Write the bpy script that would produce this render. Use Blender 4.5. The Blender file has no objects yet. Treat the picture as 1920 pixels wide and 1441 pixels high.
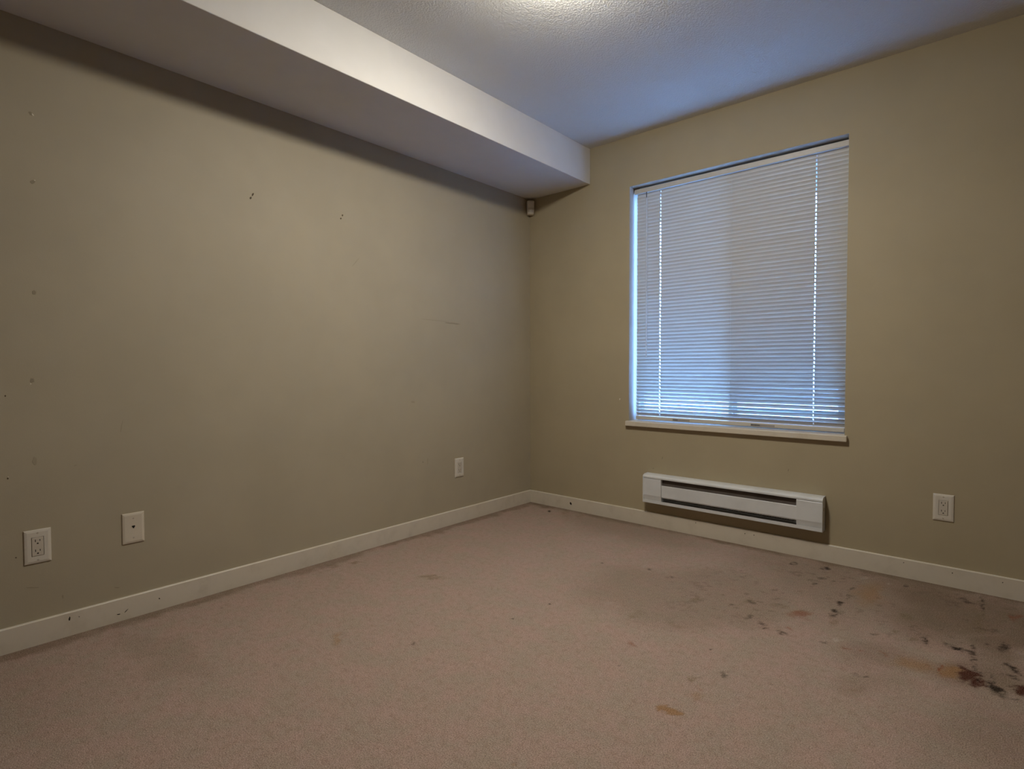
import bpy, bmesh, math, random
import numpy as np
from mathutils import Vector, Matrix
random.seed(7)
C = bpy.context.scene.collection
SC = bpy.context.scene

# ------------------------------------------------------------------ camera
# world: the far room corner is the origin, left wall is x = 0, window wall is y = 0, floor is z = 0
F_PX, YAW, PITCH, ROLL = 1036.0, -0.7177, -0.0295, -0.0025
CAM = Vector((2.5703, -3.1466, 0.985))
fw = Vector((math.sin(YAW)*math.cos(PITCH), math.cos(YAW)*math.cos(PITCH), math.sin(PITCH)))
_r = Vector((math.cos(YAW), -math.sin(YAW), 0)); _u = _r.cross(fw)
rt = _r*math.cos(ROLL) + _u*math.sin(ROLL); up = -_r*math.sin(ROLL) + _u*math.cos(ROLL)
cd = bpy.data.cameras.new('camera'); co = bpy.data.objects.new('camera', cd); C.objects.link(co)
m = Matrix((rt, up, -fw)).transposed().to_4x4(); m.translation = CAM; co.matrix_world = m
cd.sensor_fit = 'HORIZONTAL'; cd.sensor_width = 36; cd.lens = F_PX/1920*36; cd.clip_start = 0.02
SC.camera = co
def ray(px, py): return fw + rt*((px-960)/F_PX) - up*((py-720.5)/F_PX)
def floor_pt(px, py):
    d = ray(px, py); s = -CAM.z/d.z; return CAM + d*s
def left_pt(px, py):
    d = ray(px, py); return CAM + d*(-CAM.x/d.x)
def back_pt(px, py):
    d = ray(px, py); return CAM + d*(-CAM.y/d.y)

# ------------------------------------------------------------------ light
SKY_COL, SKY_STR = (0.18, 0.41, 1.0), 39.0
LAMP_COL, LAMP_STR = (1.0, 0.93, 0.815), 144.0
LAMP_XY = (1.43, -1.57)
w = bpy.data.worlds.new('sky'); SC.world = w; w.use_nodes = True
w.node_tree.nodes['Background'].inputs[0].default_value = (*SKY_COL, 1)
w.node_tree.nodes['Background'].inputs[1].default_value = SKY_STR
pl = bpy.data.lights.new('window_portal', 'AREA'); pl.shape = 'RECTANGLE'; pl.size = 1.18; pl.size_y = 1.45
pl.cycles.is_portal = True
po = bpy.data.objects.new('window_portal', pl); C.objects.link(po)
po.location = (1.415, 0.168, 1.39); po.rotation_euler = (math.radians(-90), 0, 0)
SC.view_settings.view_transform = 'Standard'; SC.view_settings.look = 'None'
SC.view_settings.gamma = 1; SC.view_settings.use_curve_mapping = False
SC.view_settings.exposure = 0.0
SC.cycles.max_bounces = 12; SC.cycles.diffuse_bounces = 6; SC.cycles.transparent_max_bounces = 16
SC.cycles.caustics_reflective = False; SC.cycles.caustics_refractive = False
SC.cycles.use_denoising = True

# ------------------------------------------------------------------ helpers
def tag(o, label=None, cat=None, group=None, kind=None):
    if label: o['label'] = label
    if cat: o['category'] = cat
    if group: o['group'] = group
    if kind: o['kind'] = kind
    return o
def empty(name, loc, rot=(0, 0, 0)):
    o = bpy.data.objects.new(name, None); C.objects.link(o); o.location = loc; o.rotation_euler = rot
    o.empty_display_size = 0.05
    return o
def obj(name, bm, mat, parent=None, loc=(0, 0, 0), rot=(0, 0, 0), smooth=False):
    if isinstance(bm, bmesh.types.BMesh):
        me = bpy.data.meshes.new(name); bmesh.ops.recalc_face_normals(bm, faces=bm.faces); bm.to_mesh(me); bm.free()
        if smooth:
            for p in me.polygons: p.use_smooth = True
        me.materials.append(mat)
    else: me = bm
    o = bpy.data.objects.new(name, me); C.objects.link(o); o.location = loc; o.rotation_euler = rot
    if parent: o.parent = parent
    return o
def box(bm, x0, x1, y0, y1, z0, z1, bev=0.0, seg=2):
    vs = [bm.verts.new((x, y, z)) for x in (x0, x1) for y in (y0, y1) for z in (z0, z1)]
    fs = [bm.faces.new([vs[i] for i in q]) for q in ((0,1,3,2),(4,6,7,5),(0,4,5,1),(2,3,7,6),(0,2,6,4),(1,5,7,3))]
    if bev:
        es = list({e for f in fs for e in f.edges})
        bmesh.ops.bevel(bm, geom=es, offset=bev, segments=seg, affect='EDGES', profile=0.5)
    return bm
def nbox(*a, **k): return box(bmesh.new(), *a, **k)
def prism(bm, prof, x0, x1):
    """profile of (y, z) points extruded along x"""
    A = [bm.verts.new((x0, y, z)) for y, z in prof]; B = [bm.verts.new((x1, y, z)) for y, z in prof]
    n = len(prof)
    for i in range(n): bm.faces.new((A[i], A[(i+1) % n], B[(i+1) % n], B[i]))
    bm.faces.new(A[::-1]); bm.faces.new(B)
    return bm
def cyl(bm, p, q, r, seg=8, r2=None):
    p, q = Vector(p), Vector(q); d = (q-p); L = d.length
    mt = Matrix.Translation((p+q)/2) @ d.to_track_quat('Z', 'Y').to_matrix().to_4x4()
    bmesh.ops.create_cone(bm, cap_ends=True, segments=seg, radius1=r, radius2=r if r2 is None else r2, depth=L, matrix=mt)
    return bm
def lathe(bm, prof, seg=32):
    rings = []
    for r, z in prof:
        if r < 1e-6: rings.append([bm.verts.new((0, 0, z))])
        else: rings.append([bm.verts.new((r*math.cos(2*math.pi*i/seg), r*math.sin(2*math.pi*i/seg), z)) for i in range(seg)])
    for a, b in zip(rings, rings[1:]):
        for i in range(seg):
            j = (i+1) % seg
            f = [a[i % len(a)], a[j % len(a)], b[j % len(b)], b[i % len(b)]]
            f = [v for k, v in enumerate(f) if v not in f[:k]]
            if len(f) > 2: bm.faces.new(f)
    return bm

# ------------------------------------------------------------------ materials
class NT:
    def __init__(s, name):
        s.m = bpy.data.materials.new(name); s.m.use_nodes = True; s.t = s.m.node_tree; s.n = s.t.nodes; s.l = s.t.links
        s.b = s.n['Principled BSDF']; s.out = s.n['Material Output']
    def node(s, typ, **kw):
        x = s.n.new(typ)
        for k, v in kw.items():
            if k == 'ins':
                for i, val in v.items():
                    if hasattr(val, 'links'): s.l.new(val, x.inputs[i])
                    else: x.inputs[i].default_value = val
            else: setattr(x, k, v)
        return x
    def math(s, op, a, b=0.0, c=0.0, clamp=False): return s.node('ShaderNodeMath', operation=op, use_clamp=clamp, ins={0: a, 1: b, 2: c}).outputs[0]
    def noise(s, vec, scale, detail=2.0, rough=0.5, out=0):
        return s.node('ShaderNodeTexNoise', ins={'Vector': vec, 'Scale': scale, 'Detail': detail, 'Roughness': rough}).outputs[out]
    def mix(s, fac, a, b, blend='MIX'):
        x = s.node('ShaderNodeMix', data_type='RGBA', blend_type=blend)
        for i, val in ((0, fac), (6, a), (7, b)):
            if hasattr(val, 'links'): s.l.new(val, x.inputs[i])
            else: x.inputs[i].default_value = val if i == 0 else (*val, 1)[:4]
        return x.outputs[2]
    def ramp(s, v, lo, hi, a=0.0, b=1.0):
        return s.node('ShaderNodeMapRange', interpolation_type='SMOOTHSTEP', ins={0: v, 1: lo, 2: hi, 3: a, 4: b}).outputs[0]
    def bump(s, h, strength, dist):
        x = s.node('ShaderNodeBump', ins={'Strength': strength, 'Distance': dist, 'Height': h}); s.l.new(x.outputs[0], s.b.inputs['Normal'])
    def col(s, v): 
        if hasattr(v, 'links'): s.l.new(v, s.b.inputs['Base Color'])
        else: s.b.inputs['Base Color'].default_value = (*v, 1)
    def pos(s): return s.node('ShaderNodeNewGeometry').outputs['Position']

def plain(name, col, rough=0.5, spec=0.5, metal=0.0, var=0.04, bumpy=0.0, bscale=200):
    s = NT(name); P = s.pos()
    n = s.noise(P, 9.0, 4)
    s.col(s.mix(s.ramp(n, 0.3, 0.7), tuple(c*(1-var) for c in col), tuple(min(1, c*(1+var)) for c in col)))
    s.b.inputs['Roughness'].default_value = rough; s.b.inputs['Specular IOR Level'].default_value = spec; s.b.inputs['Metallic'].default_value = metal
    if bumpy: s.bump(s.noise(P, bscale, 2), bumpy, 0.002)
    return s.m

WALL = (0.395, 0.347, 0.252)
def wall_mat(name, WALL=WALL):
    s = NT(name); P = s.pos()
    n = s.noise(P, 2.2, 3, 0.6)
    c = s.mix(s.ramp(n, 0.3, 0.7), tuple(v*0.965 for v in WALL), tuple(v*1.03 for v in WALL))
    s.col(c); s.b.inputs['Roughness'].default_value = 0.62; s.b.inputs['Specular IOR Level'].default_value = 0.35
    s.bump(s.noise(P, 240, 1, 0.6), 0.10, 0.0015)
    return s.m

M = {}
M['wall'] = wall_mat('wall_paint')
M['wall_back'] = wall_mat('wall_paint_yellow_cast', (0.395, 0.338, 0.226))  # wall paint with the yellower white-balance cast of its light put into colour

def ceiling_mat():
    s = NT('ceiling_paint'); P = s.pos()
    h = s.ramp(s.noise(P, 135, 2, 0.55), 0.35, 0.68)
    s.col(s.mix(s.noise(P, 3, 3), (0.655, 0.65, 0.62), (0.685, 0.68, 0.65)))
    s.b.inputs['Roughness'].default_value = 0.7; s.b.inputs['Specular IOR Level'].default_value = 0.3
    s.bump(h, 0.5, 0.003)
    return s.m
M['ceiling'] = ceiling_mat()
M['bulkhead'] = plain('bulkhead_paint', (0.64, 0.625, 0.595), 0.65, 0.3, var=0.015, bumpy=0.05, bscale=300)

M['returns'] = plain('window_return_paint', (0.44, 0.40, 0.33), 0.65, 0.3, var=0.015)
def trim_mat():
    s = NT('trim_paint'); P = s.pos()
    c = s.mix(s.ramp(s.noise(P, 12, 5, 0.65), 0.45, 0.85), (0.63, 0.575, 0.475), (0.54, 0.485, 0.39))
    s.col(c); s.b.inputs['Roughness'].default_value = 0.42; s.b.inputs['Specular IOR Level'].default_value = 0.45
    return s.m
M['trim'] = trim_mat()

# carpet: fibre and mottling are nodes; the stains, with some vignetting painted in, sit in a colour attribute computed on the floor mesh
def z1(x, y, hw, hh, rot=0, inner=.3, st=.6): return (1500+x/4.571, 1020+y/4.571, hw/4.571, hh/4.571, rot, inner, st)
def z2(x, y, hw, hh, rot=0, inner=.3, st=.6): return (1100+x/3.793, 1020+y/3.793, hw/3.793, hh/3.793, rot, inner, st)
def z3(x, y, hw, hh, rot=0, inner=.3, st=.6): return (400+x/2.743, 1000+y/2.743, hw/2.743, hh/2.743, rot, inner, st)
def vnoise(x, y, seed):
    rs = np.random.RandomState(seed); tab = rs.rand(256, 256).astype(np.float32)
    xi = np.floor(x).astype(int); yi = np.floor(y).astype(int); fx = x-xi; fy = y-yi
    fx = fx*fx*(3-2*fx); fy = fy*fy*(3-2*fy)
    g_ = lambda i, j: tab[(xi+i) & 255, (yi+j) & 255]
    return (g_(0, 0)*(1-fx)+g_(1, 0)*fx)*(1-fy) + (g_(0, 1)*(1-fx)+g_(1, 1)*fx)*fy
def fbm(x, y, sc, seed, octv=3, gain=0.55):
    t = 0; a = 1.0; n_ = 0
    for o in range(octv):
        t = t + a*vnoise(x*sc*2**o+17.3*o, y*sc*2**o-9.1*o, seed+o); n_ += a; a *= gain
    return t/n_
def sstep(v, lo, hi):
    t = np.clip((v-lo)/(hi-lo), 0, 1); return t*t*(3-2*t)
def warped(x, y, specs, seed):
    wx, wy = x.copy(), y.copy()
    for k, (sc, amp) in enumerate(specs):
        wx += (fbm(x, y, sc, seed+10*k)-.5)*amp; wy += (fbm(x, y, sc, seed+10*k+5)-.5)*amp
    return wx, wy
CARPET_STAINS = [
    # (warp, grit, colour, [(px, py, half width, half height, rotation, solid core, strength), ...])
    ('wide', 0, (0.225, 0.175, 0.125), [(1270, 1112, 290, 62, 4, .55, .46), (1560, 1090, 270, 80, 10, .3, .52), (1180, 985, 200, 36, 10, .3, .42), (1330, 1125, 210, 42, 3, .3, .24), (1640, 1290, 110, 45, 5, .1, .34), (1800, 1380, 220, 110, 0, .0, .28),  # broad soil, strengthened at right to paint in lens vignetting as well
        (300, 1235, 120, 30, 40, .2, .26), (90, 1320, 190, 150, 0, .1, .16)]),  # soft near-left darkening: vignetting put into colour, with slight soil
    ('wide', 0, (0.165, 0.118, 0.078), [(1770, 1140, 165, 72, 10, .25, .72), (1880, 1180, 120, 76, 5, .25, .72), (1850, 1260, 160, 60, 5, .15, .62), (1640, 1220, 150, 46, 5, .1, .38), (1860, 1370, 200, 120, 0, .0, .30)]),  # darker soil at right; its strength also takes in the vignette
    ('mid', 0, (0.30, 0.155, 0.055), [z1(930, 1010, 260, 95, 8, .2, .55), z1(1250, 1085, 150, 65, 0, .3, .72), z1(600, 410, 200, 120, -20, .1, .50), z2(600, 1200, 92, 32, 5, .6, .78),
        z3(650, 545, 28, 44, 0, .3, .46), z3(1545, 1155, 18, 18, 0, .3, .6), z2(790, 1085, 70, 40, -10, .2, .34)]),
    ('mid', 1, (0.17, 0.125, 0.065), [z1(270, 650, 70, 38, 10, .3, .55), z1(1010, 815, 60, 38, 10, .4, .6), z1(940, 625, 110, 45, 20, .3, .6), z1(1530, 640, 38, 170, 2, .3, .45), z2(800, 400, 70, 22, 0, .2, .5),
        z2(370, 500, 70, 28, 0, .2, .5), z2(640, 580, 90, 16, 5, .2, .4), z2(1165, 415, 70, 25, 10, .3, .55), z2(1380, 450, 90, 24, 5, .3, .5), z3(1120, 225, 72, 13, 4, .4, .6), z3(640, 165, 34, 9, -15, .4, .6), z3(735, 147, 26, 7, -10, .4, .6), z3(560, 195, 60, 6, -20, .3, .4),
        z2(660, 932, 55, 14, 10, .3, .6), z2(780, 978, 52, 24, 0, .4, .7), z2(835, 972, 30, 16, 0, .3, .5), z2(1040, 930, 34, 28, 0, .2, .4), z1(500, 1250, 220, 90, 0, .1, .32), z1(820, 760, 62, 28, 10, .3, .6), z2(720, 1072, 22, 12, -20, .3, .5),
        (225, 1184, 16, 6, 10, .3, .5), (1060, 960, 14, 8, 40, .2, .5), (1088, 965, 10, 10, 30, .2, .4), (800, 1082, 26, 5, 4, .3, .4)]),
    ('mid', 0, (0.225, 0.065, 0.025), [z1(30, 612, 120, 46, 5, .3, .66), z2(1470, 605, 45, 16, 20, .3, .6), z2(325, 705, 50, 17, 15, .3, .5), z1(1170, 1050, 16, 48, 0, .4, .9), z1(1790, 600, 60, 42, 0, .2, .6), z1(415, 880, 45, 10, 15, .3, .6), z1(510, 912, 32, 9, 15, .3, .6), z1(700, 935, 42, 9, 10, .3, .55), z2(840, 1035, 40, 20, 0, .2, .35), z1(1040, 1020, 22, 14, 40, .3, .6)]),
    ('mid', 0, (0.055, 0.010, 0.003), [z1(1400, 1105, 86, 62, 15, .55, .95), z1(1490, 1170, 54, 34, 40, .5, .97), z1(1862, 1232, 66, 66, 0, .5, .95), z1(1920, 1250, 50, 60, 0, .5, .9)]),
    ('fine', 2, (0.018, 0.012, 0.008), [z1(220, 206, 34, 11, 5, .4, .95), z2(1470, 135, 26, 10, 0, .4, .9), z1(190, 292, 46, 8, 0, .3, .6), z1(340, 508, 30, 26, 0, .3, .95), z1(290, 588, 38, 26, -25, .3, .95), z1(448, 385, 13, 36, 30, .3, .75), z1(405, 450, 11, 34, 30, .3, .6), z1(360, 585, 20, 20, 0, .3, .5),
        z1(1075, 825, 20, 46, 0, .4, .95), z1(1330, 882, 92, 16, 16, .4, 1), z1(1440, 915, 54, 14, 20, .4, .85), z1(1482, 925, 18, 72, 0, .5, 1), z1(1492, 1020, 9, 62, 0, .4, .8), z1(1520, 1130, 12, 62, -8, .4, .9), z1(1745, 878, 46, 36, 40, .3, .85),
        z1(1625, 1180, 30, 50, 0, .4, 1), z1(1690, 1245, 86, 26, 25, .4, 1), z1(1730, 1290, 54, 22, 20, .3, .8), z1(1840, 1080, 92, 18, 38, .4, .95), z1(1790, 1130, 74, 16, 20, .3, .85), z1(1860, 1110, 54, 14, 25, .3, .85), z1(1850, 1330, 54, 12, 25, .3, .7),
        z1(1568, 515, 10, 62, -8, .4, .9), z1(1410, 478, 40, 12, 25, .4, .85), z1(1460, 500, 62, 10, 15, .3, .6), z1(1600, 850, 26, 10, 20, .3, .6), z1(450, 1112, 42, 14, 15, .3, .65), z1(545, 1130, 24, 8, 5, .3, .6), z1(900, 352, 24, 9, 0, .4, .7), z1(205, 830, 36, 14, 30, .3, .55), z1(120, 345, 16, 13, 0, .3, .7), z1(278, 320, 16, 8, 0, .3, .7),
        z1(650, 780, 22, 9, 0, .3, .55), z1(740, 768, 22, 9, 0, .3, .5), z2(1245, 562, 36, 13, 15, .3, .65), z2(1275, 592, 20, 13, 0, .3, .65), z2(1395, 632, 44, 11, 20, .3, .7), z2(1140, 515, 26, 12, -20, .3, .6), z2(990, 930, 14, 38, 0, .3, .65), z2(455, 180, 15, 8, 20, .4, .8), z2(600, 235, 22, 7, 0, .3, .6), z2(1165, 408, 40, 8, 35, .3, .5), z2(1090, 193, 9, 7, 0, .4, .8), z2(1195, 267, 9, 8, 0, .4, .7), z2(1035, 434, 18, 6, 0, .3, .6)]),
    ('fine', 1, (0.52, 0.44, 0.37), [z1(205, 815, 30, 9, 20, .3, .6), z1(320, 820, 36, 9, 10, .3, .6), z1(545, 287, 42, 9, 0, .3, .6), z1(770, 340, 20, 7, 0, .3, .4), z2(200, 430, 70, 10, 18, .2, .25)]),
    ('none', 0, (0.018, 0.012, 0.008), [z2(110, 133, 9, 6, 0, .4, .95), z2(1315, 992, 8, 10, -30, .4, .95), z2(232, 858, 6, 11, 0, .4, .8), z2(880, 748, 11, 7, 0, .4, .8), z3(1030, 565, 6, 15, 30, .4, .8), z3(1730, 362, 8, 6, 0, .4, .9), z3(1540, 437, 7, 6, 0, .4, .8), z3(40, 385, 6, 6, 0, .4, .8), (1030, 958, 4, 2.5, 0, .4, .95)]),
]
def build_floor():
    gx = np.concatenate([np.arange(-T, 0, .08), np.arange(0, 3.0, .0065), np.arange(3.0, X1+T+.05, .08)])
    gy = np.concatenate([np.arange(Y1-T, -3.2, .08), np.arange(-3.2, -2.0, .012), np.arange(-2.0, 0.001, .0065), [T*0.4]])
    nx, ny = len(gx), len(gy)
    x, y = [v.ravel() for v in np.meshgrid(gx, gy)]
    x = x.astype(np.float64); y = y.astype(np.float64)
    rgb = np.zeros((x.size, 3)); al = np.zeros(x.size)
    def over(c, a):            # stain c laid over what is there with opacity a
        nonlocal rgb, al
        na = a + al*(1-a); k = np.where(na > 1e-6, a/np.maximum(na, 1e-6), 0)
        rgb = rgb*(1-k[:, None]) + np.array(c)*k[:, None]; al = na
    W = {'none': (x, y), 'wide': warped(x, y, ((2.5, .30), (9, .12), (40, .03)), 100), 'mid': warped(x, y, ((8, .07), (28, .045), (90, .022)), 200), 'fine': warped(x, y, ((14, .022), (45, .028), (110, .016)), 300)}
    grits = [1.0, sstep(fbm(x, y, 26, 500, 3, .7), .30, .62)*.75+.25, sstep(fbm(x, y, 60, 600, 2, .8), .30, .60)*.85+.15]
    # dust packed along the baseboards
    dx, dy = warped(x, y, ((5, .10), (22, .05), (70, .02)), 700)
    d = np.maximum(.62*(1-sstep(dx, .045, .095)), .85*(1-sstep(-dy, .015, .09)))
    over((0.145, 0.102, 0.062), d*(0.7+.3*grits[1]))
    for wk, gk, c, lst in CARPET_STAINS:
        wx, wy = W[wk]; tot = np.zeros(x.size)
        for px, py, hw, hh, rot, inner, st in lst:
            if wk == 'fine': hw, hh = hw*1.35+1.0, hh*1.35+1.0
            if c[0] < .06 and wk == 'mid': hw, hh = hw*1.2, hh*1.2
            c0 = floor_pt(px, py); t = math.radians(rot); ct, sn = math.cos(t), math.sin(t)
            A = (floor_pt(px+hw*ct, py+hw*sn)-floor_pt(px-hw*ct, py-hw*sn))/2
            B = (floor_pt(px-hh*sn, py+hh*ct)-floor_pt(px+hh*sn, py-hh*ct))/2
            det = A.x*B.y-A.y*B.x; ex, ey = wx-c0.x, wy-c0.y
            u = (ex*B.y-ey*B.x)/det; v = (ey*A.x-ex*A.y)/det
            tot = np.maximum(tot, st*(1-sstep(np.sqrt(u*u+v*v), inner, 1.0)))
        over(c, tot*grits[gk])
    # fine grime flecks where the bed stood
    reg = np.zeros(x.size)
    for px, py, hw, hh in ((1500, 1110, 380, 80), (1780, 1170, 220, 120)):
        c0 = floor_pt(px, py); A = (floor_pt(px+hw, py)-floor_pt(px-hw, py))/2; B = (floor_pt(px, py+hh)-floor_pt(px, py-hh))/2
        det = A.x*B.y-A.y*B.x; ex, ey = x-c0.x, y-c0.y
        reg = np.maximum(reg, 1-sstep(np.sqrt(((ex*B.y-ey*B.x)/det)**2+((ey*A.x-ex*A.y)/det)**2), .3, 1.0))
    fl = sstep(fbm(x, y, 34, 1200, 3, .75)*.7+fbm(x, y, 5, 1300, 2)*.3, .60, .70)
    over((0.075, 0.052, 0.035), .36*reg*fl)
    z = 0.0016*(fbm(x, y, 70, 900, 2)-.5)
    z[(x < .02) | (y > -.02)] = 0
    verts = np.stack([x, y, z], 1)
    i, j = np.meshgrid(np.arange(nx-1), np.arange(ny-1)); a = (j*nx+i).ravel()
    faces = np.stack([a, a+1, a+nx+1, a+nx], 1)
    me = bpy.data.meshes.new('floor')
    me.vertices.add(len(verts)); me.vertices.foreach_set('co', verts.astype(np.float32).ravel())
    me.loops.add(faces.size); me.loops.foreach_set('vertex_index', faces.astype(np.int32).ravel())
    me.polygons.add(len(faces)); me.polygons.foreach_set('loop_start', np.arange(0, faces.size, 4, dtype=np.int32))
    me.update(calc_edges=True); me.validate()
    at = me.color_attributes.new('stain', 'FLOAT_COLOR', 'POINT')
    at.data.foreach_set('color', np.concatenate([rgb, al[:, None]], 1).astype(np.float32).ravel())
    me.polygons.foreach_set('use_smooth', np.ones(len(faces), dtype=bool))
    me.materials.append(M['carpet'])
    o = bpy.data.objects.new('floor', me); C.objects.link(o)
    return o
def carpet_mat():
    s = NT('carpet'); P = s.pos()
    fine = s.noise(P, 300, 2, 0.7); mid = s.noise(P, 45, 3, 0.6); tone = s.noise(P, 9, 3, 0.65)
    c = s.mix(s.ramp(tone, 0.33, 0.67), (0.418, 0.298, 0.250), (0.375, 0.298, 0.240))
    c = s.mix(s.ramp(mid, 0.42, 0.75, 0.0, 0.40), c, (0.27, 0.19, 0.145))
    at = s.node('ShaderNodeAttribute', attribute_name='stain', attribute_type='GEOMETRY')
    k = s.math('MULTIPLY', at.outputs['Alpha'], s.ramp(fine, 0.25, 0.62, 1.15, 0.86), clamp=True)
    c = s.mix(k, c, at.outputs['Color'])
    c = s.mix(s.ramp(fine, 0.28, 0.74), s.mix(1.0, c, (0.62, 0.60, 0.58), 'MULTIPLY'), s.mix(1.0, c, (1.36, 1.38, 1.40), 'MULTIPLY'))
    s.col(c)
    s.b.inputs['Roughness'].default_value = 0.95; s.b.inputs['Specular IOR Level'].default_value = 0.08
    s.bump(fine, 0.5, 0.006)
    return s.m
M['carpet'] = carpet_mat()
M['white_plastic'] = plain('white_plastic', (0.62, 0.58, 0.50), 0.35, 0.5, var=0.02)
M['ivory_plastic'] = plain('ivory_plastic', (0.60, 0.54, 0.435), 0.35, 0.5, var=0.02)
M['device'] = plain('device_plastic', (0.55, 0.50, 0.42), 0.4, 0.5, var=0.02)
M['slot'] = plain('dark_slot', (0.012, 0.010, 0.009), 0.7, 0.2)
M['screw'] = plain('painted_screw', (0.42, 0.37, 0.29), 0.4, 0.5)
M['heater'] = plain('heater_enamel', (0.64, 0.655, 0.66), 0.38, 0.5, var=0.05)
M['heater_dark'] = plain('heater_inside', (0.09, 0.075, 0.066), 0.55, 0.4, var=0.2)
M['fin'] = plain('aluminium_fin', (0.16, 0.14, 0.125), 0.45, 0.5, metal=0.6)
M['sensor'] = plain('sensor_plastic', (0.66, 0.61, 0.53), 0.4, 0.5, var=0.02)
M['lens'] = plain('sensor_lens', (0.52, 0.48, 0.41), 0.3, 0.5, var=0.02)
M['vinyl'] = plain('window_vinyl', (0.80, 0.81, 0.82), 0.35, 0.5, var=0.01)
M['rail'] = plain('blind_rail', (0.52, 0.50, 0.46), 0.4, 0.5, var=0.02)
M['cord'] = plain('blind_cord', (0.36, 0.36, 0.34), 0.8, 0.2)
M['sticker'] = plain('sticker', (0.30, 0.28, 0.27), 0.5, 0.3)
M['ink'] = plain('sticker_ink', (0.02, 0.02, 0.02), 0.5, 0.3)
M['concrete'] = plain('concrete', (0.58, 0.58, 0.57), 0.9, 0.2, var=0.08)
M['stucco'] = plain('stucco', (0.45, 0.44, 0.42), 0.9, 0.2, var=0.05)
M['lampmetal'] = plain('lamp_metal', (0.75, 0.73, 0.70), 0.35, 0.5)
def slat_mat():
    s = NT('slat_vinyl'); P = s.pos()
    c = s.mix(s.noise(P, 14, 3), (0.475, 0.455, 0.395), (0.505, 0.485, 0.42))
    s.col(c); s.b.inputs['Roughness'].default_value = 0.4; s.b.inputs['Specular IOR Level'].default_value = 0.45
    t = s.node('ShaderNodeBsdfTranslucent', ins={0: (0.62, 0.66, 0.68, 1)})
    mx = s.node('ShaderNodeMixShader', ins={0: 0.006}); s.l.new(s.b.outputs[0], mx.inputs[1]); s.l.new(t.outputs[0], mx.inputs[2])
    s.l.new(mx.outputs[0], s.out.inputs[0])
    return s.m
M['slat'] = slat_mat()
def see_through(name, fac, dcol, rough):
    s = NT(name)
    tr = s.node('ShaderNodeBsdfTransparent')
    s.b.inputs['Base Color'].default_value = (*dcol, 1); s.b.inputs['Roughness'].default_value = rough
    mx = s.node('ShaderNodeMixShader', ins={0: fac}); s.l.new(tr.outputs[0], mx.inputs[1]); s.l.new(s.b.outputs[0], mx.inputs[2])
    s.l.new(mx.outputs[0], s.out.inputs[0]); return s.m
M['glass'] = see_through('window_glass', 0.06, (0.05, 0.06, 0.06), 0.02)
M['screen'] = see_through('insect_mesh', 0.27, (0.05, 0.05, 0.05), 0.8)
M['wand'] = see_through('clear_wand', 0.45, (0.75, 0.77, 0.76), 0.15)
def lamp_glass():
    s = NT('lamp_glass'); s.col((0.9, 0.88, 0.84)); s.b.inputs['Roughness'].default_value = 0.3
    s.b.inputs['Emission Color'].default_value = (*LAMP_COL, 1); s.b.inputs['Emission Strength'].default_value = LAMP_STR
    return s.m
M['lampglass'] = lamp_glass()

# ------------------------------------------------------------------ the room
X1, Y1, H, T = 4.8, -5.6, 2.44, 0.16
HB, WB, BB, BT = 2.207, 0.519, 0.0883, 0.012
OX0, OX1, OZ0, OZ1 = 0.8134, 2.0155, 0.617, 2.1285        # rough opening of the window
def S(o): o['kind'] = 'structure'; return o
S(build_floor())
S(obj('ceiling', nbox(-T, X1+T, Y1-T, T, H, H+0.12), M['ceiling']))
WALL_LEFT = S(obj('wall_left', nbox(-T, 0, Y1-T, T, 0, H), M['wall']))
S(obj('wall_right', nbox(X1, X1+T, Y1-T, T, 0, H), M['wall']))
S(obj('wall_front', nbox(0, X1, Y1-T, Y1, 0, H), M['wall']))
bm = bmesh.new()
xs, zs = (0, OX0, OX1, X1), (0, OZ0, OZ1, H)
g = {(i, j, k): bm.verts.new((x, y, z)) for i, x in enumerate(xs) for j, z in enumerate(zs) for k, y in enumerate((0, T))}
for i in range(3):
    for j in range(3):
        if (i, j) == (1, 1): continue
        for k in (0, 1): bm.faces.new([g[i, j, k], g[i+1, j, k], g[i+1, j+1, k], g[i, j+1, k]])
ring = [(1, 1), (2, 1), (2, 2), (1, 2)]
for a, b in zip(ring, ring[1:]+ring[:1]): bm.faces.new([g[(*a, 0)], g[(*b, 0)], g[(*b, 1)], g[(*a, 1)]])
ring = [(0, 0), (1, 0), (2, 0), (3, 0), (3, 1), (3, 2), (3, 3), (2, 3), (1, 3), (0, 3), (0, 2), (0, 1)]
for a, b in zip(ring, ring[1:]+ring[:1]): bm.faces.new([g[(*a, 0)], g[(*b, 0)], g[(*b, 1)], g[(*a, 1)]])
WALL_BACK = S(obj('wall_back', bm, M['wall_back']))
S(obj('trim_1', nbox(0, WB, Y1, 0, HB, H, bev=0.0025, seg=2), M['bulkhead']))['label'] = 'off white boxed bulkhead along the top of the left wall'
bp = [(0, 0), (BT, 0), (BT, BB-0.003), (BT-0.003, BB), (0, BB)]
def baseboard(name, L, loc, rz):
    """runs along local +x, projecting towards local -y"""
    bm = prism(bmesh.new(), [(-a, b) for a, b in bp], 0, L)
    return S(obj(name, bm, M['trim'], None, loc, (0, 0, rz)))
BB_BACK = baseboard('baseboard_back', X1, (0, 0, 0), 0)
BB_LEFT = baseboard('baseboard_left', -Y1, (0, Y1, 0), math.pi/2)
baseboard('baseboard_right', -Y1, (X1, 0, 0), -math.pi/2)
baseboard('baseboard_front', X1, (X1, Y1, 0), math.pi)

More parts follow.
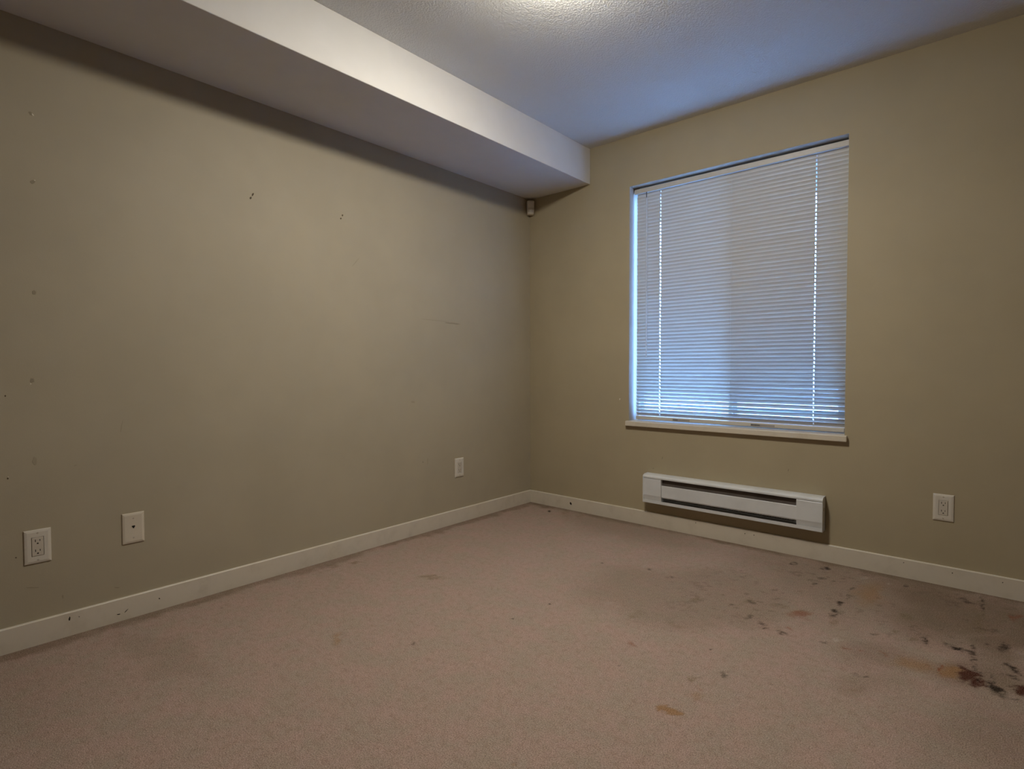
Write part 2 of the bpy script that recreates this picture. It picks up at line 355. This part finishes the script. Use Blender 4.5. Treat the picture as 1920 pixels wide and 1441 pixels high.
# wear on the walls and baseboards: filler spots, scuffs, screw holes and pale painted glints, each a thin irregular chip
def chip(parent, name, fn, px, py, hw, hh, rot, mat, off=0.0):
    t = math.radians(rot); bm = bmesh.new(); c0 = fn(px, py); nrm = Vector((1, 0, 0)) if fn is left_pt else Vector((0, -1, 0))
    A, B = [], []
    for k in range(12):
        a = 2*math.pi*k/12; q = random.uniform(.72, 1.12); dx, dy = hw*q*math.cos(a), hh*q*math.sin(a)
        p = fn(px+dx*math.cos(t)-dy*math.sin(t), py+dx*math.sin(t)+dy*math.cos(t))
        A.append(bm.verts.new(c0+(p-c0)*.82+nrm*(off+.0005))); B.append(bm.verts.new(p+nrm*off))
    bm.faces.new(A); bm.faces.new(B)
    for k in range(12): bm.faces.new((A[k], A[(k+1) % 12], B[(k+1) % 12], B[k]))
    o = obj(name, bm, mat, None)
    o.parent = parent; o.matrix_parent_inverse = Matrix.LocRotScale(parent.location, parent.rotation_euler, None).inverted()
    return o
M['scuff'] = plain('scuffed_paint', tuple(c*.72 for c in WALL), 0.7, 0.2)
M['faint'] = plain('faint_scuff', tuple(c*.88 for c in WALL), 0.65, 0.25)
M['hole'] = plain('screw_hole_dark', (0.09, 0.07, 0.045), 0.8, 0.1)
M['speck'] = plain('black_speck', (0.02, 0.015, 0.012), 0.7, 0.2)
M['bright'] = plain('torn_paper_glint', (0.72, 0.68, 0.58), 0.5, 0.4)
for q in ((64, 548, 5, 5, 0), (60.5, 713, 4.5, 5, 0), (58, 213, 6, 3.2, 40), (61, 341, 5, 4, 0), (848, 606, 16, 1.3, 6), (118, 1118, 1, 4, 0), (60, 1101, 14, .8, 0), (220, 1101, 6, .8, 0), (793, 866, 1.4, 1.4, 0)):
    chip(WALL_LEFT, 'scuff', left_pt, *q, M['scuff'])
for q in ((65, 864, 5, 8, 0), (815, 600, 32, 1.1, 6), (802, 864, .9, 6, 0), (228, 800, 1, 14, 10), (142, 872, 4, 1.2, -20), (775, 753, 4, 2, 0), (668, 490, 12, .8, -50)):
    chip(WALL_LEFT, 'scuff', left_pt, *q, M['faint'])
for q in ((474, 364.5, 1.8, 3.2, 20), (470, 371, 1.9, 2.6, 20), (642.3, 403.5, 1.5, 2, 20), (639, 409.3, 1.5, 1.7, 0), (10, 742, 1.7, 1.7, 0), (14.5, 896.8, 1.9, 2.1, 30), (30, 1045, 1.7, 1.2, 0)):
    chip(WALL_LEFT, 'screw_hole', left_pt, *q, M['hole'], .0001)
for q in ((61.5, 215, 1.2, 3, -40), (65, 338, 1.2, 1.2, 0), (57.5, 719.5, 1.2, 1.2, 0), (15.5, 893.8, 1, 1, 0)):  # torn spots; the upper two are shiny anchor glints painted as pale colour
    chip(WALL_LEFT, 'tear_glint', left_pt, *q, M['bright'], .0003)
for q in ((1225, 877.5, 1.5, 1.2, 0), (1242, 858, 1, 2.6, 20), (1478, 881, 1, 2.6, 10)):
    chip(WALL_BACK, 'scuff', back_pt, *q, M['scuff'])
chip(WALL_BACK, 'tear_glint', back_pt, 1162, 748, 1, 2, 10, M['bright'])
chip(WALL_BACK, 'tear_glint', back_pt, 991, 693, 1, 1, 10, M['bright'])
for q in ((1072, 943, 1.6, 3, -25), (1398, 999, 1, 1.1, 0), (1415, 1002, .9, 1, 0), (1306, 979, 1, 1, 0), (1695, 1053, 1, 1, 0), (1786, 1072.5, 1, 1.3, 0), (1880, 1090, 1, 1.2, 0)):
    chip(BB_BACK, 'speck', back_pt, *q, M['speck'], BT)
for q in ((129, 1157.5, 1.8, 4, 10), (147, 1154, 1.2, .9, 0), (297, 1120, 1.8, 1.2, 0), (221, 1149.5, 4, .8, -8), (235, 1143, 5, .7, -45)):
    chip(BB_LEFT, 'speck', left_pt, *q, M['speck'], BT)

# window: painted returns, sill, vinyl slider
win = S(empty('window_1', (OX0, 0, OZ0)))
def wchild(name, bm, mat, parent=win, **k):
    o = obj(name, bm, mat, None, **k); o.parent = parent
    o.location = Vector(o.location) - (Vector((OX0, 0, OZ0)) if parent is win else Vector((0, 0, 0)))
    return o
SILL = 0.647
bm = nbox(0.8, 2.0275, -0.024, 0.104, OZ0, SILL, bev=0.003)
wchild('sill', bm, M['trim'])
for nm, a in (('jamb_lining', (OX0, OX0+0.001, 0.001, 0.102, SILL, OZ1)), ('jamb_lining', (OX1-0.001, OX1, 0.001, 0.102, SILL, OZ1)), ('head_lining', (OX0, OX1, 0.001, 0.102, OZ1-0.001, OZ1))):
    wchild(nm, nbox(*a), M['returns'])
fy0, fy1 = 0.102, 0.165
bm = bmesh.new()
box(bm, OX0, OX0+0.016, fy0, fy1, SILL-0.03, OZ1); box(bm, OX1-0.016, OX1, fy0, fy1, SILL-0.03, OZ1)
box(bm, OX0+0.016, OX1-0.016, fy0, fy1, OZ0, OZ0+0.05); box(bm, OX0+0.016, OX1-0.016, fy0, fy1, OZ1-0.03, OZ1)
wchild('frame', bm, M['vinyl'])
XM = 1.425
def sash(x0, x1, y0, y1):
    z0, z1 = OZ0+0.05, OZ1-0.03; w_ = 0.034
    bm = bmesh.new()
    box(bm, x0, x0+w_*0.6, y0, y1, z0, z1); box(bm, x1-w_, x1, y0, y1, z0, z1)
    box(bm, x0+w_*0.6, x1-w_, y0, y1, z0, z0+w_); box(bm, x0+w_*0.6, x1-w_, y0, y1, z1-w_, z1)
    o = wchild('sash', bm, M['vinyl'])
    g_ = obj('pane', nbox(x0+w_*0.6-0.004-OX0, x1-w_+0.004-OX0, (y0+y1)/2-0.003, (y0+y1)/2+0.003, z0+w_-0.004-OZ0, z1-w_+0.004-OZ0), M['glass'], o)
    g_.matrix_parent_inverse = Matrix.Identity(4); g_.location = (0, 0, 0)
    # the sash mesh is in world numbers while its origin sits at minus the window base, so shift the pane back
    g_.location = (OX0, 0, OZ0)
    return o
sash(OX0+0.016, XM+0.02, 0.135, 0.159)
sash(XM-0.02, OX1-0.016, 0.109, 0.133)
wchild('insect_screen', nbox(XM, OX1-0.018, 0.162, 0.164, OZ0+0.05, OZ1-0.03), M['screen'])

# outdoors: ground, added unseen slab shading the upper slats
S(obj('exterior_ground', nbox(-12, 14, T+.01, 24, -0.35, -0.2), M['concrete']))['label'] = 'pale concrete ground outside the window'
S(obj('exterior_shade_slab', nbox(-1.5, 4.5, T+.01, 1.75, 2.36, 2.56), M['stucco']))['label'] = 'unseen slab added outside to shade the upper blind'

# ------------------------------------------------------------------ venetian blind
BY = 0.070                       # depth of the slat stack inside the opening
BX0, BX1 = 0.8325, 2.0035
blind = tag(empty('venetian_blind', (BX0, BY, SILL)), 'white mini venetian blind lowered over the window, slats tilted nearly shut', 'blind')
BL = BX1-BX0
def bchild(name, bm, mat, parent=blind, **k): return obj(name, bm, mat, parent, **k)
ZT = 2.1175-SILL
bm = nbox(-0.012, BL+0.003, -0.019, 0.019, ZT-0.030, ZT, bev=0.002)
hr = bchild('headrail', bm, M['rail'])
HX = [0.991-BX0, 1.859-BX0]; MX = 1.424-BX0
# one slat: crowned strip with two routed holes, local x along the slat, y across it
WS, hw_, NP = 0.0252, 0.0026, 6
def slat_mesh():
    bm = bmesh.new()
    xs = [0, HX[0]-hw_, HX[0]+hw_, MX, HX[1]-hw_, HX[1]+hw_, BL]
    ys = [-.5, -.23, -.08, .08, .23, .5]
    grid = [[bm.verts.new((x, t*WS, 0.0016*(1-4*t*t))) for t in ys] for x in xs]
    for i in range(len(xs)-1):
        for j in range(len(ys)-1):
            if i in (1, 4) and j in (1, 2, 3): continue
            bm.faces.new((grid[i][j], grid[i+1][j], grid[i+1][j+1], grid[i][j+1]))
    me = bpy.data.meshes.new('slat'); bm.to_mesh(me); bm.free(); me.materials.append(M['slat'])
    for p in me.polygons: p.use_smooth = True
    return me
sm = slat_mesh()
PITCH_S = 0.0212; zb = 0.690-SILL; zt = ZT-0.040
n = int(round((zt-zb)/PITCH_S))+1
for k in range(n):
    z = zb + (zt-zb)*k/(n-1); f = k/(n-1)
    # room edge (local -y) up, street edge down
    ang = -(77 - 22*max(0, 1-f/.65)**1.3 + random.uniform(-1.2, 1.2)); ry = random.uniform(-0.0006, 0.0006); dz = 0
    if k == 3: ang = -44; ry = 0.0022
    if k == 2: ang = -57; ry = -0.001
    if k == 4: ang = -60; ry = 0.001
    bchild('slat', sm, None, loc=(random.uniform(-.0008, .0008), 0, z+dz), rot=(math.radians(ang), ry, 0))
br = bchild('bottom_rail', nbox(0, BL, -0.0125, 0.0125, 0.008, 0.030, bev=0.004, seg=3), M['rail'])
for a, b in ((1.084, 1.192), (1.547, 1.673)):
    st = obj('sticker', nbox(a-BX0, b-BX0, -0.0131, -0.0120, 0.013, 0.0235), M['sticker'], br)
for a, b in ((1.084, 1.118), (1.547, 1.60)):
    bm = bmesh.new(); x = a+0.002
    while x < b-0.004:
        wd = random.uniform(0.002, 0.0045)
        for zz in (0.0145, 0.0190): box(bm, x-BX0, x+wd-BX0, -0.0136, -0.0129, zz, zz+0.0030)
        x += wd+0.0014
    obj('fine_print', bm, M['ink'], br)
for hx in (HX[0], MX, HX[1]):
    bm = bmesh.new()
    for yy in (-0.0085, 0.0085): cyl(bm, (hx+0.0045, yy, 0.02), (hx+0.0045, yy, ZT-0.03), 0.00055, 5)
    if hx != MX: cyl(bm, (hx, 0, 0.02), (hx, 0, ZT-0.03), 0.0007, 5)
    bchild('ladder_cord', bm, M['cord'])
wd = bchild('tilt_wand', cyl(bmesh.new(), (0.909-BX0, -0.022, 1.05-SILL), (0.906-BX0, -0.022, 2.052-SILL), 0.0042, 6), M['wand'])
bm = cyl(bmesh.new(), (0.906-BX0, -0.022, 2.05-SILL), (0.906-BX0, -0.022, 2.084-SILL), 0.0022, 6)
cyl(bm, (0.906-BX0, -0.022, 2.084-SILL), (0.906-BX0, -0.012, 2.095-SILL), 0.0022, 6)
obj('hook', bm, M['slot'], wd)

# ------------------------------------------------------------------ baseboard heater under the window
HX0, HX1 = 0.948, 1.9355
heater = tag(empty('baseboard_heater', (HX0, 0, 0.155)), 'white enamelled electric baseboard heater on the wall below the window', 'heater')
def hz(prof): return [(y, z-0.155) for y, z in prof]
HL = HX1-HX0
D = 0.062
obj('back_plate', prism(bmesh.new(), hz([(0, .158), (0, .331), (-.004, .331), (-.004, .158)]), 0, HL), M['heater'], heater)
hood = [(-.001, .333), (-.040, .331), (-.056, .3265), (-.0625, .320), (-.0625, .3115), (-.060, .3115), (-.060, .319), (-.055, .324), (-.040, .328), (-.001, .330)]
obj('top_hood', prism(bmesh.new(), hz(hood), 0.001, HL-0.001), M['heater'], heater)
lip = [(-.004, .168), (-.050, .160), (-.0625, .160), (-.0625, .1775), (-.060, .1775), (-.060, .163), (-.050, .163), (-.004, .171)]
obj('bottom_lip', prism(bmesh.new(), hz(lip), 0.004, HL-0.001), M['heater'], heater)
XA, XB = 1.066-HX0, 1.816-HX0
fp = [(-.052, .272), (-.0555, .2745), (-.0575, .272), (-.0575, .2045), (-.0545, .199), (-.048, .196), (-.048, .198), (-.0530, .201), (-.0552, .206), (-.0552, .2705)]
obj('front_panel', prism(bmesh.new(), hz(fp), XA+.0025, XB-.0025), M['heater'], heater)
ep = [(-.006, .3085), (-.0615, .3085), (-.0630, .306), (-.0630, .207), (-.0605, .197), (-.0560, .174), (-.006, .174)]
for a, b in ((0.004, XA+0.001), (XB-0.001, HL-0.004)):
    obj('end_panel', prism(bmesh.new(), hz(ep), a, b), M['heater'], heater)
cap = [(0, .3335), (-.042, .3325), (-.058, .3275), (-.065, .320), (-.065, .162), (-.060, .158), (0, .158)]
for a, b in ((0, 0.0035), (HL-0.0035, HL)):
    obj('end_cap', prism(bmesh.new(), hz(cap), a, b), M['heater'], heater)
obj('knockout', cyl(bmesh.new(), (HL-0.0005, -0.035, 0.27-0.155), (HL+0.0008, -0.035, 0.27-0.155), 0.009, 12), M['screw'], heater)
obj('reflector', prism(bmesh.new(), hz([(-.0045, .180), (-.0045, .318), (-.006, .318), (-.006, .180)]), XA, XB), M['heater_dark'], heater)
elem = obj('heating_element', cyl(bmesh.new(), (XA, -.032, .235-.155), (XB, -.032, .235-.155), .006, 8), M['heater_dark'], heater)
obj('upper_grille', prism(bmesh.new(), hz([(-.040, .3105), (-.042, .3105), (-.047, .270), (-.045, .270)]), XA, XB), M['heater_dark'], heater)
fm = bpy.data.meshes.new('fin'); bm = nbox(0, 0.0012, -.050, -.010, .190-.155, .268-.155); bm.to_mesh(fm); bm.free(); fm.materials.append(M['fin'])
x = XA+0.012
while x < XB-0.008:
    obj('fin', fm, None, elem, loc=(x, 0, 0)); x += 0.0125

# ------------------------------------------------------------------ wall plates (local: plate in the xz plane facing -y, origin at its back centre)
PW, PH = 0.0755, 0.1205
def plate_mesh(hole):
    bm = bmesh.new()
    def ringv(w_, h_, y): return [bm.verts.new((sx*w_/2, y, sz*h_/2)) for sx, sz in ((-1, -1), (1, -1), (1, 1), (-1, 1))]
    R = [ringv(PW, PH, 0), ringv(PW, PH, -0.0022), ringv(PW-0.004, PH-0.004, -0.0044), ringv(PW-0.018, PH-0.018, -0.0062)]
    if hole: R += [ringv(hole[0], hole[1], -0.0062), ringv(hole[0], hole[1], -0.001)]
    for a, b in zip(R, R[1:]):
        for i in range(4): bm.faces.new((a[i], a[(i+1) % 4], b[(i+1) % 4], b[i]))
    bm.faces.new(R[-1]); bm.faces.new(R[0][::-1])
    return bm
def d_slot(bm, cx, cz):
    pts = [(cx+0.0026*math.cos(a), cz+0.0026*math.sin(a)) for a in [math.pi*k/6 for k in range(7)]] + [(cx-0.0026, cz-0.0022), (cx+0.0026, cz-0.0022)]
    A = [bm.verts.new((x, -0.0066, z)) for x, z in pts]; B = [bm.verts.new((x, -0.0050, z)) for x, z in pts]
    bm.faces.new(A); bm.faces.new(B[::-1])
    for i in range(len(pts)): bm.faces.new((A[i], A[(i+1) % len(pts)], B[(i+1) % len(pts)], B[i]))
def outlet(loc, rz, label):
    t = tag(empty('wall_outlet', loc, (0, 0, rz)), label, 'outlet', 'duplex wall outlets')
    obj('cover_plate', plate_mesh((0.0350, 0.0680)), M['white_plastic'], t)
    rc = obj('receptacle', nbox(-0.0161, 0.0161, -0.0064, -0.0005, -0.0328, 0.0328, bev=0.0008, seg=1), M['device'], t)
    for cz in (0.0178, -0.0178):
        bm = bmesh.new()
        box(bm, -0.0075, -0.0053, -0.0066, -0.005, cz-0.0005, cz+0.0080); box(bm, 0.0053, 0.0073, -0.0066, -0.005, cz+0.0008, cz+0.0075); d_slot(bm, 0, cz-0.0065)
        obj('slots', bm, M['slot'], rc)
    for sz in (1, -1):
        obj('screw', cyl(bmesh.new(), (0, -0.0068, sz*0.0484), (0, -0.0058, sz*0.0484), 0.0032, 10), M['screw'], t)
    return t
QL = math.pi/2          # plates on the left wall face +x
outlet((0, -2.788, 0.353), QL, 'white duplex outlet at the far left, low on the left wall')
outlet((0, -0.7195, 0.352), QL, 'small white duplex outlet on the left wall nearest the room corner')
outlet((2.4075, 0, 0.3515), 0, 'white duplex outlet on the window wall, right of the heater')
t = tag(empty('phone_jack', (0, -2.4965, 0.355), (0, 0, QL)), 'cream telephone wall plate with one small jack, right of the far left outlet', 'wall plate')
obj('cover_plate', plate_mesh(None), M['ivory_plastic'], t)
jk = obj('jack', nbox(-0.0075, 0.0075, -0.0066, -0.004, -0.003, 0.0125, bev=0.0006, seg=1), M['ivory_plastic'], t)
bm = bmesh.new(); box(bm, -0.0052, 0.0052, -0.0070, -0.0050, 0.0035, 0.0100); box(bm, -0.0026, 0.0026, -0.0070, -0.0050, -0.0005, 0.0035)
obj('jack_opening', bm, M['slot'], jk)
for sz in (1, -1): obj('screw', cyl(bmesh.new(), (0, -0.0068, sz*0.0385), (0, -0.0058, sz*0.0385), 0.003, 10), M['screw'], t)

# ------------------------------------------------------------------ motion sensor in the corner under the bulkhead
t = tag(empty('motion_sensor', (0.0, 0.0, 2.09), (0, 0, math.pi/4)), 'small white motion sensor in the room corner under the bulkhead', 'sensor')
def loft(bm, secs):
    R = [[bm.verts.new(p) for p in s_] for s_ in secs]
    for a, b in zip(R, R[1:]):
        for i in range(len(a)): bm.faces.new((a[i], a[(i+1) % len(a)], b[(i+1) % len(a)], b[i]))
    bm.faces.new(R[0][::-1]); bm.faces.new(R[-1]); return bm
def sec(z, hw, front):
    back = -hw-0.004
    return [(-hw, back, z), (hw, back, z), (hw, front+0.010, z), (hw*0.78, front+0.002, z), (hw*0.4, front, z), (-hw*0.4, front, z), (-hw*0.78, front+0.002, z), (-hw, front+0.010, z)]
bm = loft(bmesh.new(), [sec(0.0, 0.020, -0.050), sec(0.005, 0.0245, -0.058), sec(0.045, 0.0262, -0.064), sec(0.085, 0.0275, -0.066), sec(0.094, 0.026, -0.064), sec(0.097, 0.022, -0.058)])
obj('housing', bm, M['sensor'], t)
bm = loft(bmesh.new(), [[(-.018, -.062, z), (.018, -.062, z), (.018, -.0645+(.0015 if z > .04 else .004), z), (.010, -.0668+(0 if z > .04 else .003), z), (-.010, -.0668+(0 if z > .04 else .003), z), (-.018, -.0645+(.0015 if z > .04 else .004), z)] for z in (0.012, 0.042)])
obj('lens', bm, M['lens'], t)
obj('mounting_wedge', prism(bmesh.new(), [(-0.002, 0.012), (-0.026, 0.012), (-0.026, 0.085), (-0.002, 0.085)], -0.001, 0.001), M['sensor'], t)

# ------------------------------------------------------------------ ceiling lamp just above the picture
t = tag(empty('ceiling_lamp', (*LAMP_XY, H)), 'round opal glass flush mount ceiling lamp, just above the frame', 'lamp')
obj('mounting_pan', lathe(bmesh.new(), [(0, 0), (0.150, 0), (0.160, -0.006), (0.160, -0.018), (0.154, -0.022), (0, -0.022)]), M['lampmetal'], t, smooth=False)
R_ = 0.152
obj('glass_dome', lathe(bmesh.new(), [(R_*math.cos(a), -0.0225-0.054*math.sin(a)) for a in [math.pi/2*k/7 for k in range(7)]] + [(0, -0.0765)], 24), M['lampglass'], t, smooth=True)
obj('finial', lathe(bmesh.new(), [(0, -0.0765), (0.008, -0.078), (0.008, -0.083), (0.003, -0.089), (0, -0.090)], 12), M['lampmetal'], t)
